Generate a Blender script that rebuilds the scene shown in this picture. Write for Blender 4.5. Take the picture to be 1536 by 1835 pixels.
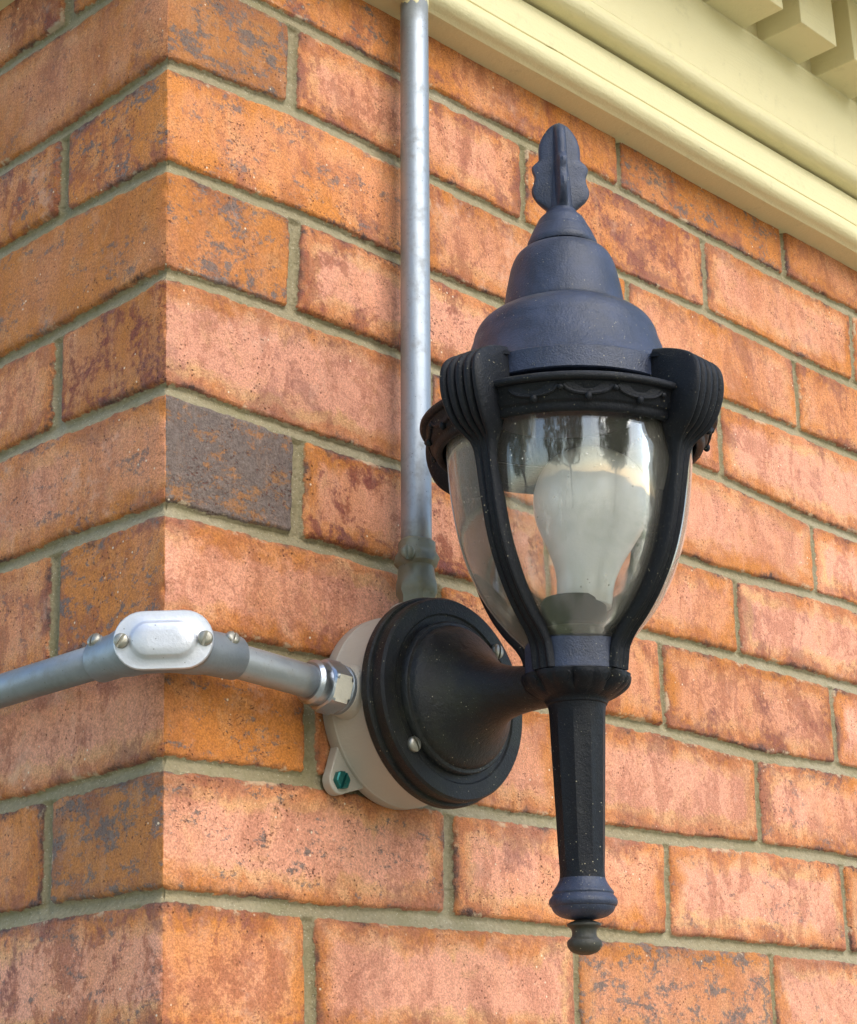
import bpy, bmesh, math, random
import numpy as np
from mathutils import Vector, Matrix
PI = math.pi
R = math.radians
S = 0.001                      # all lengths below are millimetres
random.seed(7)
for o in list(bpy.data.objects): bpy.data.objects.remove(o)
scene = bpy.context.scene
COL = scene.collection

# ------------------------------------------------------------------ camera
CAM = Vector((-595.474, -737.412, -126.564))
YAW, PIT, ROLL = 0.8237, 0.3262, -0.0408
f_ = Vector((math.sin(YAW)*math.cos(PIT), math.cos(YAW)*math.cos(PIT), math.sin(PIT)))
r0 = Vector((math.cos(YAW), -math.sin(YAW), 0)); u0 = r0.cross(f_)
rt = r0*math.cos(ROLL) + u0*math.sin(ROLL); up = -r0*math.sin(ROLL) + u0*math.cos(ROLL)
cd = bpy.data.cameras.new('camera'); cam = bpy.data.objects.new('camera', cd); COL.objects.link(cam)
M = Matrix((rt, up, -f_)).transposed().to_4x4(); M.translation = CAM*S
cam.matrix_world = M
cd.sensor_fit = 'VERTICAL'; cd.sensor_height = 24; cd.sensor_width = 24*1536/1835
cd.lens = 3436.03/1835*24; cd.clip_start = .01; cd.clip_end = 500
scene.camera = cam

# ------------------------------------------------------------------ light
SUN_EL, SUN_AZ = R(36), R(-6)          # azimuth measured from -Y towards +X
w = bpy.data.worlds.new('World'); scene.world = w; w.use_nodes = True
wn = w.node_tree.nodes; wl = w.node_tree.links
sky = wn.new('ShaderNodeTexSky'); sky.sky_type = 'NISHITA'; sky.sun_disc = False
sky.sun_elevation = SUN_EL; sky.sun_rotation = PI - SUN_AZ
sky.air_density = 1.0; sky.dust_density = 1.0; sky.ozone_density = 1.0
wl.new(sky.outputs[0], wn['Background'].inputs[0]); wn['Background'].inputs[1].default_value = 0.14
sd = bpy.data.lights.new('sun', 'SUN'); sun = bpy.data.objects.new('sun', sd); COL.objects.link(sun)
sd.energy = 1.35; sd.angle = R(55); sd.color = (1, .95, .86)
sdir = Vector((math.sin(SUN_AZ)*math.cos(SUN_EL), -math.cos(SUN_AZ)*math.cos(SUN_EL), math.sin(SUN_EL)))
sun.rotation_euler = sdir.to_track_quat('Z', 'Y').to_euler(); sun.location = sdir*20
vs = scene.view_settings
vs.view_transform = 'Standard'; vs.look = 'None'; vs.gamma = 1; vs.exposure = 1.48
scene.render.engine = 'CYCLES'
scene.cycles.max_bounces = 12; scene.cycles.transparent_max_bounces = 16

# ------------------------------------------------------------------ node helpers
class NT:
    def __init__(s, name):
        s.m = bpy.data.materials.new(name); s.m.use_nodes = True
        s.t = s.m.node_tree; s.n = s.t.nodes; s.l = s.t.links
        s.b = s.n['Principled BSDF']; s.out = s.n['Material Output']
    def put(s, sock, v):
        if isinstance(v, bpy.types.NodeSocket): s.l.new(v, sock)
        elif isinstance(v, (tuple, list)) and len(v) == 3 and sock.type == 'RGBA': sock.default_value = (*v, 1)
        else: sock.default_value = v
    def set(s, **k):
        for a, v in k.items(): s.put(s.b.inputs[a.replace('_', ' ')], v)
    def math(s, op, a, b=0.0, clamp=False, c=None):
        n = s.n.new('ShaderNodeMath'); n.operation = op; n.use_clamp = clamp
        s.put(n.inputs[0], a); s.put(n.inputs[1], b)
        if c is not None: s.put(n.inputs[2], c)
        return n.outputs[0]
    def mix(s, f, a, b, mode='MIX'):
        n = s.n.new('ShaderNodeMix'); n.data_type = 'RGBA'; n.blend_type = mode; n.clamp_factor = True
        s.put(n.inputs[0], f); s.put(n.inputs[6], a); s.put(n.inputs[7], b); return n.outputs[2]
    def noise(s, vec, scale, detail=4, rough=.55, dist=0, col=False):
        n = s.n.new('ShaderNodeTexNoise'); s.put(n.inputs['Vector'], vec)
        n.inputs['Scale'].default_value = scale; n.inputs['Detail'].default_value = detail
        n.inputs['Roughness'].default_value = rough; n.inputs['Distortion'].default_value = dist
        return n.outputs[1 if col else 0]
    def vor(s, vec, scale, feature='F1', out=0, rnd=1):
        n = s.n.new('ShaderNodeTexVoronoi'); n.feature = feature; s.put(n.inputs['Vector'], vec)
        n.inputs['Scale'].default_value = scale; n.inputs['Randomness'].default_value = rnd
        return n.outputs[out]
    def ss(s, v, a, b):            # smoothstep a..b -> 0..1 (a may exceed b)
        n = s.n.new('ShaderNodeMapRange'); n.interpolation_type = 'SMOOTHSTEP'
        s.put(n.inputs[0], v)
        if a < b: n.inputs[1].default_value, n.inputs[2].default_value = a, b
        else:
            n.inputs[1].default_value, n.inputs[2].default_value = b, a
            n.inputs[3].default_value, n.inputs[4].default_value = 1, 0
        return n.outputs[0]
    def obj(s): return s.n.new('ShaderNodeTexCoord').outputs['Object']
    def attr(s, name, out=2):
        n = s.n.new('ShaderNodeAttribute'); n.attribute_name = name; return n.outputs[out]
    def vmul(s, v, k):
        n = s.n.new('ShaderNodeVectorMath'); n.operation = 'MULTIPLY'; s.put(n.inputs[0], v); n.inputs[1].default_value = k; return n.outputs[0]
    def vadd(s, a, b):
        n = s.n.new('ShaderNodeVectorMath'); n.operation = 'ADD'; s.put(n.inputs[0], a); s.put(n.inputs[1], b); return n.outputs[0]
    def bump(s, h, dist, strength=1.0, normal=None):
        n = s.n.new('ShaderNodeBump'); n.inputs['Strength'].default_value = strength
        n.inputs['Distance'].default_value = dist; s.put(n.inputs['Height'], h)
        if normal is not None: s.put(n.inputs['Normal'], normal)
        return n.outputs[0]

# ------------------------------------------------------------------ materials
def mat_brick():
    t = NT('brick_and_mortar'); P = t.obj()
    rnd = t.attr('brick_rand', 1)                      # vector, differs per brick
    V = t.vadd(P, rnd)
    look = t.attr('brick_look', 1)                     # pink, grey, dark
    sep = t.n.new('ShaderNodeSeparateXYZ'); t.put(sep.inputs[0], look); pink, grey, dark = sep.outputs
    wn_ = t.n.new('ShaderNodeTexWhiteNoise'); wn_.noise_dimensions = '3D'; t.put(wn_.inputs[0], rnd)
    sw = t.n.new('ShaderNodeSeparateColor'); t.put(sw.inputs[0], wn_.outputs['Color']); w1, w2, w3 = sw.outputs
    d = t.attr('edge_dist')                            # mm from the edge of the brick, negative in mortar
    streak = t.vmul(V, (1, 1, .16))
    nL = t.noise(V, 13, 3, .5); nM = t.noise(V, 48, 5, .65, .6); nF = t.noise(V, 260, 4, .7); nX = t.noise(V, 900, 3, .7)
    nS = t.noise(streak, 110, 4, .6)
    nWide = t.noise(t.vmul(V, (1, 1, .6)), 42, 3, .6, .8)
    # base orange to pink; centres pinker than rims
    cen = t.ss(t.math('ADD', d, t.math('MULTIPLY', t.math('SUBTRACT', nM, .5), 34)), 4, 17)
    pk = t.math('ADD', t.math('MULTIPLY', pink, t.math('ADD', t.math('MULTIPLY', cen, .85), .25)), t.math('MULTIPLY', t.math('SUBTRACT', nL, .5), 1.3))
    pk = t.math('ADD', pk, t.math('MULTIPLY', t.math('SUBTRACT', nS, .5), .55), True)
    c = t.mix(pk, (.54, .195, .040), (.74, .345, .225))
    tz = t.math('MULTIPLY', t.math('MULTIPLY', cen, t.math('SUBTRACT', 1, cen)), t.math('MULTIPLY', pink, 3.4))
    c = t.mix(t.math('MULTIPLY', tz, t.ss(nL, .35, .6), True), c, (.70, .38, .175))
    c = t.mix(t.math('MULTIPLY', t.ss(nM, .52, .72), .45), c, (.62, .33, .15))
    # deep red mottling, fine
    red = t.math('MULTIPLY', t.ss(t.math('ADD', t.math('MULTIPLY', nF, .45), t.math('MULTIPLY', nWide, .6)), .50, .60), t.math('ADD', t.math('MULTIPLY', dark, .75), .22), True)
    c = t.mix(t.math('MULTIPLY', red, .9), c, (.27, .075, .036))
    red2 = t.math('MULTIPLY', t.ss(t.noise(t.vadd(V, (3.1, 1.7, 5.2)), 30, 5, .75, .5), .56, .64), t.math('ADD', t.math('MULTIPLY', dark, .8), .04), True)
    c = t.mix(red2, c, (.22, .055, .04))
    prox = t.ss(d, 24, 0)
    pp = t.ss(t.math('ADD', t.math('ADD', t.noise(t.vadd(V, (6.1, 2.7, 8.2)), 21, 5, .6, .4), t.math('MULTIPLY', prox, .13)), t.math('MULTIPLY', t.math('SUBTRACT', nF, .5), .35)), .60, .73)
    c = t.mix(t.math('MULTIPLY', pp, t.math('ADD', t.math('MULTIPLY', dark, .55), .28), True), c, (.19, .068, .060))
    # burnt purple / blue-black rims, ragged
    rimn = t.math('ADD', t.math('MULTIPLY', t.math('SUBTRACT', nM, .5), 13), t.math('MULTIPLY', t.math('SUBTRACT', nF, .5), 16))
    rim = t.ss(t.math('ADD', d, rimn), 4.6, -1.2)
    rimon = t.ss(t.noise(t.vadd(V, (9.1, 4.7, 1.2)), 22, 3, .6), .47, .62)
    rim = t.math('MULTIPLY', rim, t.math('ADD', t.math('MULTIPLY', rimon, .85), .10))
    c = t.mix(rim, c, (.075, .045, .042))
    # grey slip patches
    gp = t.noise(t.vmul(t.vadd(V, (1.3, 7.7, 2.9)), (.6, .6, 1.25)), 62, 9, .8, .35)
    c = t.mix(t.math('MULTIPLY', t.ss(grey, .3, 1.0), t.math('ADD', .35, t.math('MULTIPLY', nM, .7)), True), c, (.22, .125, .062))
    gp = t.math('ADD', gp, t.math('MULTIPLY', t.math('SUBTRACT', nF, .5), .45))
    gth = t.math('ADD', gp, t.math('MULTIPLY', grey, .15))
    gm = t.math('MULTIPLY', t.ss(gth, .575, .66), t.ss(grey, .02, .15))
    c = t.mix(t.math('MULTIPLY', gm, .85), c, t.mix(nF, (.055, .052, .06), (.20, .17, .15)))
    # pits: dark specks of two sizes
    sp = t.ss(t.vor(V, 300), .22, .12)
    spk = t.math('MULTIPLY', sp, t.ss(t.noise(V, 33, 3, .6), .52, .64))
    c = t.mix(t.math('MULTIPLY', spk, .8), c, (.10, .03, .016))
    sp2 = t.ss(t.math('ADD', t.noise(t.vmul(V, (1, 1, 1.7)), 430, 3, .6), t.math('ADD', t.math('MULTIPLY', t.math('SUBTRACT', nM, .5), .34), t.math('MULTIPLY', t.math('SUBTRACT', w3, .5), .07))), .635, .69)
    sp2 = t.math('MULTIPLY', sp2, t.math('ADD', .12, t.ss(t.math('ADD', t.noise(t.vadd(V, (7.7, 3.3, .4)), 27, 4, .65), t.math('MULTIPLY', t.math('SUBTRACT', w2, .5), .16)), .46, .60)), True)
    c = t.mix(t.math('MULTIPLY', sp2, .85), c, (.13, .038, .022))
    c = t.mix(1.0, c, t.mix(t.ss(nX, .3, .7), (.72, .69, .66), (1.24, 1.25, 1.26)), 'MULTIPLY')
    c = t.mix(.9, c, t.mix(nF, (.72, .68, .66), (1.25, 1.27, 1.27)), 'MULTIPLY')
    c = t.mix(1.0, c, t.mix(w2, (.80, .79, .77), (1.14, 1.15, 1.16)), 'MULTIPLY')
    drag = t.math('MULTIPLY', t.ss(t.noise(t.vmul(V, (1, 1, .14)), 120, 5, .7), .54, .70), t.math('MULTIPLY', w3, .22))
    c = t.mix(drag, c, (.68, .40, .24))
    chalk_ = t.math('MULTIPLY', t.ss(t.noise(t.vadd(V, (4.4, 1.1, 3.3)), 26, 6, .75), .56, .70), t.math('MULTIPLY', w1, .55))
    c = t.mix(chalk_, c, (.70, .43, .30))
    # lime smears near edges and pale grains
    lime = t.math('MULTIPLY', t.ss(t.math('ADD', d, t.math('MULTIPLY', t.math('SUBTRACT', nF, .5), 5)), 3.2, 1.0), t.ss(t.noise(V, 30, 5, .75), .57, .64))
    c = t.mix(t.math('MULTIPLY', lime, .7), c, (.55, .42, .27))
    gr = t.ss(t.vor(t.vadd(V, (2, 2, 2)), 150), .12, .07)
    gr = t.math('MULTIPLY', gr, t.ss(t.noise(V, 23, 2, .5), .54, .62))
    c = t.mix(t.math('MULTIPLY', gr, .8), c, (.80, .68, .50))
    # wire-cut hairline cracks
    # mortar: sandy grey, olive algae in patches
    mn = t.noise(P, 420, 4, .7); mg = t.noise(P, 28, 4, .6)
    mc = t.mix(mn, (.135, .108, .054), (.43, .36, .215))
    mc = t.mix(t.math('MULTIPLY', t.ss(t.noise(P, 7, 4, .65), .42, .62), .5), mc, t.mix(mn, (.24, .20, .13), (.56, .50, .36)))
    mc = t.mix(t.math('MULTIPLY', t.ss(t.noise(t.vmul(P, (.3, .3, 1)), 160, 4, .7), .60, .70), .5), mc, (.11, .09, .045))
    mc = t.mix(t.math('MULTIPLY', t.ss(mg, .45, .65), .45), mc, (.20, .175, .075))
    mc = t.mix(t.math('MULTIPLY', t.ss(t.vor(P, 420), .2, .1), .5), mc, (.62, .58, .46))
    mask = t.ss(t.math('ADD', d, t.math('MULTIPLY', t.math('SUBTRACT', nF, .5), 2.2)), -.35, .25)   # 1 on brick
    col = t.mix(mask, mc, c)
    t.set(Base_Color=col)
    t.put(t.b.inputs['Roughness'], t.math('ADD', t.math('MULTIPLY', nF, .25), .55))
    t.b.inputs['Specular IOR Level'].default_value = .28
    # relief
    hb = t.math('ADD', t.math('MULTIPLY', nX, .35), t.math('MULTIPLY', nF, .65))
    hb = t.math('ADD', hb, t.math('MULTIPLY', t.noise(streak, 300, 3, .6), .45))
    hb = t.math('SUBTRACT', hb, t.math('MULTIPLY', t.math('MAXIMUM', spk, t.math('MULTIPLY', sp2, .5)), .7))
    hm = t.math('MULTIPLY', mn, 1.1)
    mixh = t.n.new('ShaderNodeMix'); t.put(mixh.inputs[0], mask); t.put(mixh.inputs[2], hm); t.put(mixh.inputs[3], hb)
    t.set(Normal=t.bump(mixh.outputs[0], .0013, .9))
    return t.m

def mat_black(name, base=(.016, .018, .022), algae=0.0, rough=.5, sky_tint=0.0, spec=.5, lump=1.0):
    t = NT(name); P = t.obj()
    n1 = t.noise(P, 60, 4, .6); n2 = t.noise(P, 900, 3, .7)
    c = t.mix(n1, base, tuple(x*1.6 for x in base))
    if sky_tint: c = t.mix(t.math('MULTIPLY', t.ss(n1, .35, .7), sky_tint), c, (.033, .045, .086))  # patches of blue sky sheen painted into the colour
    if algae:
        c = t.mix(t.math('MULTIPLY', t.ss(t.noise(P, 24, 4, .7), .40, .68), algae), c, (.024, .026, .013))
    dust = t.math('MAXIMUM', t.math('MULTIPLY', t.ss(t.vor(P, 330), .125, .06), t.ss(t.noise(P, 40, 2, .5), .47, .56)), t.math('MULTIPLY', t.ss(t.vor(P, 620), .13, .07), t.ss(t.noise(P, 48, 4, .7), .54, .64)))
    c = t.mix(t.math('MULTIPLY', dust, .8), c, (.42, .38, .26))
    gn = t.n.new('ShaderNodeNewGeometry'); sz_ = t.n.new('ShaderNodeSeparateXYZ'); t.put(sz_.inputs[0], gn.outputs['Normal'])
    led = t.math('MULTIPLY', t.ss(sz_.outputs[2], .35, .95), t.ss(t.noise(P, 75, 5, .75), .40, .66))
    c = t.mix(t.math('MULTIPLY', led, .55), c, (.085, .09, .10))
    rub = t.ss(t.noise(P, 130, 6, .8), .60, .70)
    c = t.mix(t.math('MULTIPLY', rub, .22), c, (.07, .072, .075))
    du2 = t.ss(t.noise(P, 1500, 2, .6), .66, .74)
    c = t.mix(t.math('MULTIPLY', du2, .5), c, (.16, .15, .13))
    t.set(Base_Color=c, Roughness=t.math('ADD', t.math('MULTIPLY', n1, .22), rough-.1))
    t.b.inputs['Specular IOR Level'].default_value = spec
    t.set(Normal=t.bump(t.math('ADD', n2, t.math('MULTIPLY', t.noise(P, 260, 3, .6), .8*lump)), .0006, .6))
    return t.m

def mat_metal(name, base=(.46, .48, .50), rough=.36, dirt=.3, metallic=1.0, axis=(1, 1, .06), dirtcol=(.16, .15, .12)):
    t = NT(name); P = t.obj()
    st = t.noise(t.vmul(P, axis), 160, 4, .65); n = t.noise(P, 90, 5, .7); fine = t.noise(P, 700, 3, .6)
    c = t.mix(st, tuple(x*.78 for x in base), base)
    dm = t.math('MULTIPLY', t.ss(n, .48, .7), dirt)
    c = t.mix(dm, c, dirtcol)
    sp = t.math('MULTIPLY', t.ss(t.vor(P, 260), .10, .05), .7)
    c = t.mix(sp, c, (.06, .055, .05))
    t.set(Base_Color=c, Metallic=t.math('MULTIPLY', t.math('SUBTRACT', 1, dm), metallic),
          Roughness=t.math('ADD', t.math('MULTIPLY', n, .3), rough-.12))
    t.set(Normal=t.bump(t.math('ADD', fine, st), .0003, .4))
    return t.m

def mat_paint(name, base, dirt=(.36, .30, .17), amt=.3, rough=.5, bump=.0006, scale=70):
    t = NT(name); P = t.obj()
    n = t.noise(P, 9, 5, .65); m = t.noise(P, scale, 5, .7); f = t.noise(P, 500, 3, .6)
    c = t.mix(n, tuple(x*.93 for x in base), base)
    c = t.mix(t.math('MULTIPLY', t.ss(m, .56, .75), amt), c, dirt)
    sp = t.math('MULTIPLY', t.ss(t.vor(P, 120), .05, .02), t.ss(n, .5, .6))
    c = t.mix(t.math('MULTIPLY', sp, .7), c, (.18, .15, .08))
    br = t.noise(t.vmul(P, (.06, .06, 1)), 420, 4, .65)
    ck = t.math('MULTIPLY', t.ss(t.noise(t.vmul(P, (.10, .10, 1)), 75, 5, .75, .6), .655, .70), t.ss(n, .45, .6))
    c = t.mix(t.math('MULTIPLY', ck, amt*1.6), c, tuple(x*.55 for x in dirt))
    t.set(Base_Color=c, Roughness=rough)
    t.set(Normal=t.bump(t.math('ADD', t.math('ADD', t.math('MULTIPLY', f, .5), m), t.math('SUBTRACT', t.math('MULTIPLY', br, .8), t.math('MULTIPLY', ck, 1.2))), bump, .6))
    return t.m

def mat_glass():
    t = NT('clear_dusty_glass'); P = t.obj()
    tr = t.n.new('ShaderNodeBsdfTransparent'); tr.inputs[0].default_value = (.985, .985, .98, 1)
    gl = t.n.new('ShaderNodeBsdfGlossy'); gl.inputs[0].default_value = (1, 1, 1, 1); gl.inputs['Roughness'].default_value = .045
    df = t.n.new('ShaderNodeBsdfDiffuse'); df.inputs[0].default_value = (.78, .74, .66, 1)
    wav = t.bump(t.noise(P, 30, 2, .5), .0012, .5); t.put(gl.inputs['Normal'], wav)
    fr = t.n.new('ShaderNodeFresnel'); fr.inputs[0].default_value = 1.5
    k = t.math('MULTIPLY', fr.outputs[0], 1.5, True)
    m1 = t.n.new('ShaderNodeMixShader'); t.put(m1.inputs[0], k); t.l.new(tr.outputs[0], m1.inputs[1]); t.l.new(gl.outputs[0], m1.inputs[2])
    # dust film, runs and specks
    runs = t.ss(t.noise(t.vmul(P, (1, 1, .09)), 95, 4, .65), .58, .70)
    lw = t.n.new('ShaderNodeLayerWeight'); lw.inputs[0].default_value = .5
    film = t.math('MULTIPLY', t.noise(P, 22, 3, .6), t.math('ADD', .075, t.math('MULTIPLY', t.math('POWER', lw.outputs[1], 3.0), .55)))
    dots = t.math('MULTIPLY', t.ss(t.vor(P, 210), .13, .07), t.ss(t.noise(P, 38, 2, .5), .50, .58))
    k2 = t.math('ADD', t.math('ADD', film, t.math('MULTIPLY', runs, .2)), t.math('MULTIPLY', dots, .6), True)
    m2 = t.n.new('ShaderNodeMixShader'); t.put(m2.inputs[0], k2); t.l.new(m1.outputs[0], m2.inputs[1]); t.l.new(df.outputs[0], m2.inputs[2])
    t.l.new(m2.outputs[0], t.out.inputs[0])
    return t.m

def mat_plain(name, base, rough=.5, metallic=0, n=(40, .25), sss=0):
    t = NT(name); P = t.obj()
    k = t.noise(P, n[0], 4, .6)
    t.set(Base_Color=t.mix(k, tuple(x*(1-n[1]) for x in base), base), Roughness=rough, Metallic=metallic)
    t.set(Normal=t.bump(t.noise(P, 600, 3, .6), .0003, .4))
    return t.m

MB_ = mat_brick()
BLK = mat_black('weathered_black_paint', (.0045, .0055, .0085), .12, .48, 0, .22)
BLKCAP = mat_black('sky_tinted_black_paint', (.013, .019, .038), 0, .45, .9, .5)  # weathered black paint with the sky's blue reflection put into its colour
BLKARM = mat_black('pitted_black_casting', (.006, .0065, .0075), .7, .46, 0, .4, 2.2)
BLKPL = mat_black('mildewed_black_paint', (.006, .0065, .0075), .6, .5, 0, .3)
ZINC = mat_metal('galvanised_steel', (.38, .42, .46), .48, .4, .75)
ZINCH = mat_metal('galvanised_steel_horizontal', (.43, .46, .48), .44, .4, .85, (.06, .06, 1))
CASTG = mat_metal('grey_cast_metal', (.30, .33, .36), .5, .3, .8, (1, 1, 1))
OLIVE = mat_metal('oxidised_zinc', (.27, .28, .22), .55, .8, .6, (1, 1, 1), (.20, .19, .10))
ALU = mat_metal('bright_aluminium_cover', (.72, .74, .80), .44, .08, .7, (.3, .3, 1))
NUTM = mat_metal('zinc_nut', (.50, .54, .60), .30, .15, 1, (1, 1, 1))
GREYB = mat_paint('grey_box_paint', (.40, .365, .305), (.22, .18, .13), .35, .45, .0004, 50)
CREAM = mat_paint('cream_yellow_paint', (.76, .675, .39), (.44, .38, .20), .30, .5, .0009, 60)
CREAM2 = mat_paint('cream_yellow_drips', (.70, .64, .38), (.35, .3, .15), .25, .5, .0006, 80)
GREENS = mat_metal('green_anodised_bolt', (.03, .20, .19), .35, .2, .8, (1, 1, 1), (.02, .05, .04))
SCREWM = mat_metal('dull_screw', (.42, .40, .34), .42, .4, .9, (1, 1, 1))
GLASS = mat_glass()
BULBM = mat_plain('frosted_bulb', (.88, .88, .86), .22, 0, (12, .05))
SOCK = mat_plain('dark_socket', (.035, .035, .036), .5)
GASK = mat_plain('weathered_gasket', (.16, .16, .10), .7)

# ------------------------------------------------------------------ mesh helpers
def link(name, verts, faces, mat, parent=None, smooth=True, loc=None, mats=None):
    me = bpy.data.meshes.new(name)
    me.from_pydata([tuple(Vector(v)*S) for v in verts], [], faces)
    if mats: [me.materials.append(m) for m in mats]
    else: me.materials.append(mat)
    bm = bmesh.new(); bm.from_mesh(me); bmesh.ops.recalc_face_normals(bm, faces=bm.faces); bm.to_mesh(me); bm.free()
    if smooth: me.polygons.foreach_set('use_smooth', [True]*len(me.polygons))
    o = bpy.data.objects.new(name, me); COL.objects.link(o)
    if parent: o.parent = parent
    return o
def sharp(o, ang=32):
    me = o.data; bm = bmesh.new(); bm.from_mesh(me)
    for e in bm.edges:
        if len(e.link_faces) == 2 and e.calc_face_angle(0) > R(ang): e.smooth = False
    bm.to_mesh(me); bm.free(); return o
def bev(o, w_, seg=2, ang=30):
    m = o.modifiers.new('bevel', 'BEVEL'); m.width = w_*S; m.segments = seg; m.limit_method = 'ANGLE'; m.angle_limit = R(ang)
    return o
def empty(name, loc, label, cat, group=None):
    o = bpy.data.objects.new(name, None); COL.objects.link(o); o.location = Vector(loc)*S; o.empty_display_size = .02
    o['label'] = label; o['category'] = cat
    if group: o['group'] = group
    return o
class G:                                    # geometry collector, millimetres
    def __init__(s): s.v = []; s.f = []
    def add(s, v, f):
        n = len(s.v); s.v += [Vector(x) for x in v]; s.f += [tuple(i+n for i in q) for q in f]; return s
    def lathe(s, prof, fr, n=64, mod=None, cap=(True, True)):
        """prof [(r,t)], fr=(O,U,A,B) frame"""
        O, U, A, B = fr; v = []; f = []
        for (r, t) in prof:
            for k in range(n):
                a = 2*PI*k/n; rr = mod(a, r, t) if mod else r
                v.append(O+U*t+A*(rr*math.cos(a))+B*(rr*math.sin(a)))
        for i in range(len(prof)-1):
            for k in range(n):
                f.append((i*n+k, i*n+(k+1) % n, (i+1)*n+(k+1) % n, (i+1)*n+k))
        if cap[0]: f.append(tuple(range(n)))
        if cap[1]: f.append(tuple((len(prof)-1)*n+k for k in range(n)))
        return s.add(v, f)
    def sweep(s, rings, closed=True, caps=True):
        m = len(rings[0]); v = [p for r_ in rings for p in r_]; f = []
        for i in range(len(rings)-1):
            for k in range(m if closed else m-1):
                f.append((i*m+k, i*m+(k+1) % m, (i+1)*m+(k+1) % m, (i+1)*m+k))
        if caps: f.append(tuple(range(m))); f.append(tuple((len(rings)-1)*m+k for k in range(m)))
        return s.add(v, f)
    def tube(s, pts, r, n=12, caps=True):
        pts = [Vector(p) for p in pts]; rings = []
        for i, p in enumerate(pts):
            d = (pts[min(i+1, len(pts)-1)]-pts[max(i-1, 0)]).normalized()
            a = d.orthogonal().normalized() if i == 0 else (a-d*a.dot(d)).normalized()
            b = d.cross(a); rr = r[i] if isinstance(r, (list, tuple)) else r
            rings.append([p+a*rr*math.cos(2*PI*k/n)+b*rr*math.sin(2*PI*k/n) for k in range(n)])
        return s.sweep(rings, True, caps)
    def box(s, a, b):
        (x0, y0, z0), (x1, y1, z1) = a, b
        return s.add([(x0,y0,z0),(x1,y0,z0),(x1,y1,z0),(x0,y1,z0),(x0,y0,z1),(x1,y0,z1),(x1,y1,z1),(x0,y1,z1)],
                     [(0,3,2,1),(4,5,6,7),(0,1,5,4),(1,2,6,5),(2,3,7,6),(3,0,4,7)])
    def ball(s, c, r, n=12, sc=(1, 1, 1)):
        c = Vector(c); prof = []
        pr = [(math.cos(-PI/2+PI*i/n)*r, math.sin(-PI/2+PI*i/n)*r) for i in range(1, n)]
        return s.lathe(pr, (c, Vector((0, 0, sc[2])), Vector((sc[0], 0, 0)), Vector((0, sc[1], 0))), n*2)
    def build(s, name, mat, parent=None, **k): return link(name, s.v, s.f, mat, parent, **k)
def frame(O, U, ref=(0, 0, 1)):
    U = Vector(U).normalized(); A = Vector(ref)-U*Vector(ref).dot(U); A.normalize(); return (Vector(O), U, A, U.cross(A))
def smooth_prof(pts, k=5):                  # Catmull-Rom through profile points
    P = [Vector(p).to_2d() for p in pts]; out = []
    for i in range(len(P)-1):
        p0, p1, p2, p3 = P[max(i-1, 0)], P[i], P[i+1], P[min(i+2, len(P)-1)]
        for j in range(k):
            t = j/k
            out.append(tuple(.5*((2*p1)+(p2-p0)*t+(2*p0-5*p1+4*p2-p3)*t*t+(3*p1-p0-3*p2+p3)*t**3)))
    out.append(tuple(P[-1])); return out

# ------------------------------------------------------------------ brick house: wall
PZ = 66.812
DEVR = {0: [(0,1.0),(97.8,-.9),(205.3,-.2),(409.9,-.1),(622,-1)], 1: [(0,-1.3),(101.2,1.1),(208.8,-2.7),(415.4,-2.2),(523.3,1.2)],
        2: [(0,0),(423,3.1),(528.5,-1),(633.8,2.1)], 3: [(0,-.9),(94.6,.1),(425,-.1),(518.4,1.2)], 4: [(0,-.5),(96.9,-2.3),(522.5,-4.3),(631,1.1)],
        5: [(0,.3),(93.4,3.8),(517.7,1.9),(635.4,-5.8)], 6: [(0,-1.3),(98,2.3),(523.7,-2),(630.8,-.2)],
        7: [(0,-3.4),(95,4.8),(307.6,1.6),(420.8,-1.2),(518.3,1.1),(635.5,-1.3)], 8: [(0,-1),(99.1,.4),(313.1,.8),(419.8,1.7),(522.1,-.2),(634.8,-.6),(733.9,.3)]}
DEVL = {0: [(0,1),(89.3,2.5)], 1: [(0,-1.3),(92.8,-2.5)], 2: [(0,0)], 3: [(0,-.9),(96,1)], 4: [(0,-.5),(96.5,3.2)], 5: [(0,.3),(96.2,-2.8)],
        6: [(0,-1.3),(94.1,3.3)], 7: [(0,-3.4),(97.9,-6.6)], 8: [(0,-1),(93.9,-.5)]}
PRX = {8: {1: (420.3,424.4), 2: (634.8,638.4)}, 7: {0: (95.9,99.5), 1: (307.7,312.5), 2: (518.5,521.9), 3: (724.8,733.3)}, 6: {1: (415.3,420.4), 2: (632,635.2)},
       5: {0: (93.4,97.9), 2: (518.5,523.5)}, 4: {2: (630.8,635.2)}, 3: {0: (94.6,97), 2: (518.9,522.5)}, 2: {1: (423.2,424.9), 2: (634,637)},
       1: {0: (101.2,102), 2: (523.5,527.8)}, 0: {0: (205.4,208.8), 1: (410,415), 2: (622.5,624.9)}, -1: {0: (98.7,97.4), 1: (312.6,315.9), 2: (519.6,523.5)}}
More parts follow.
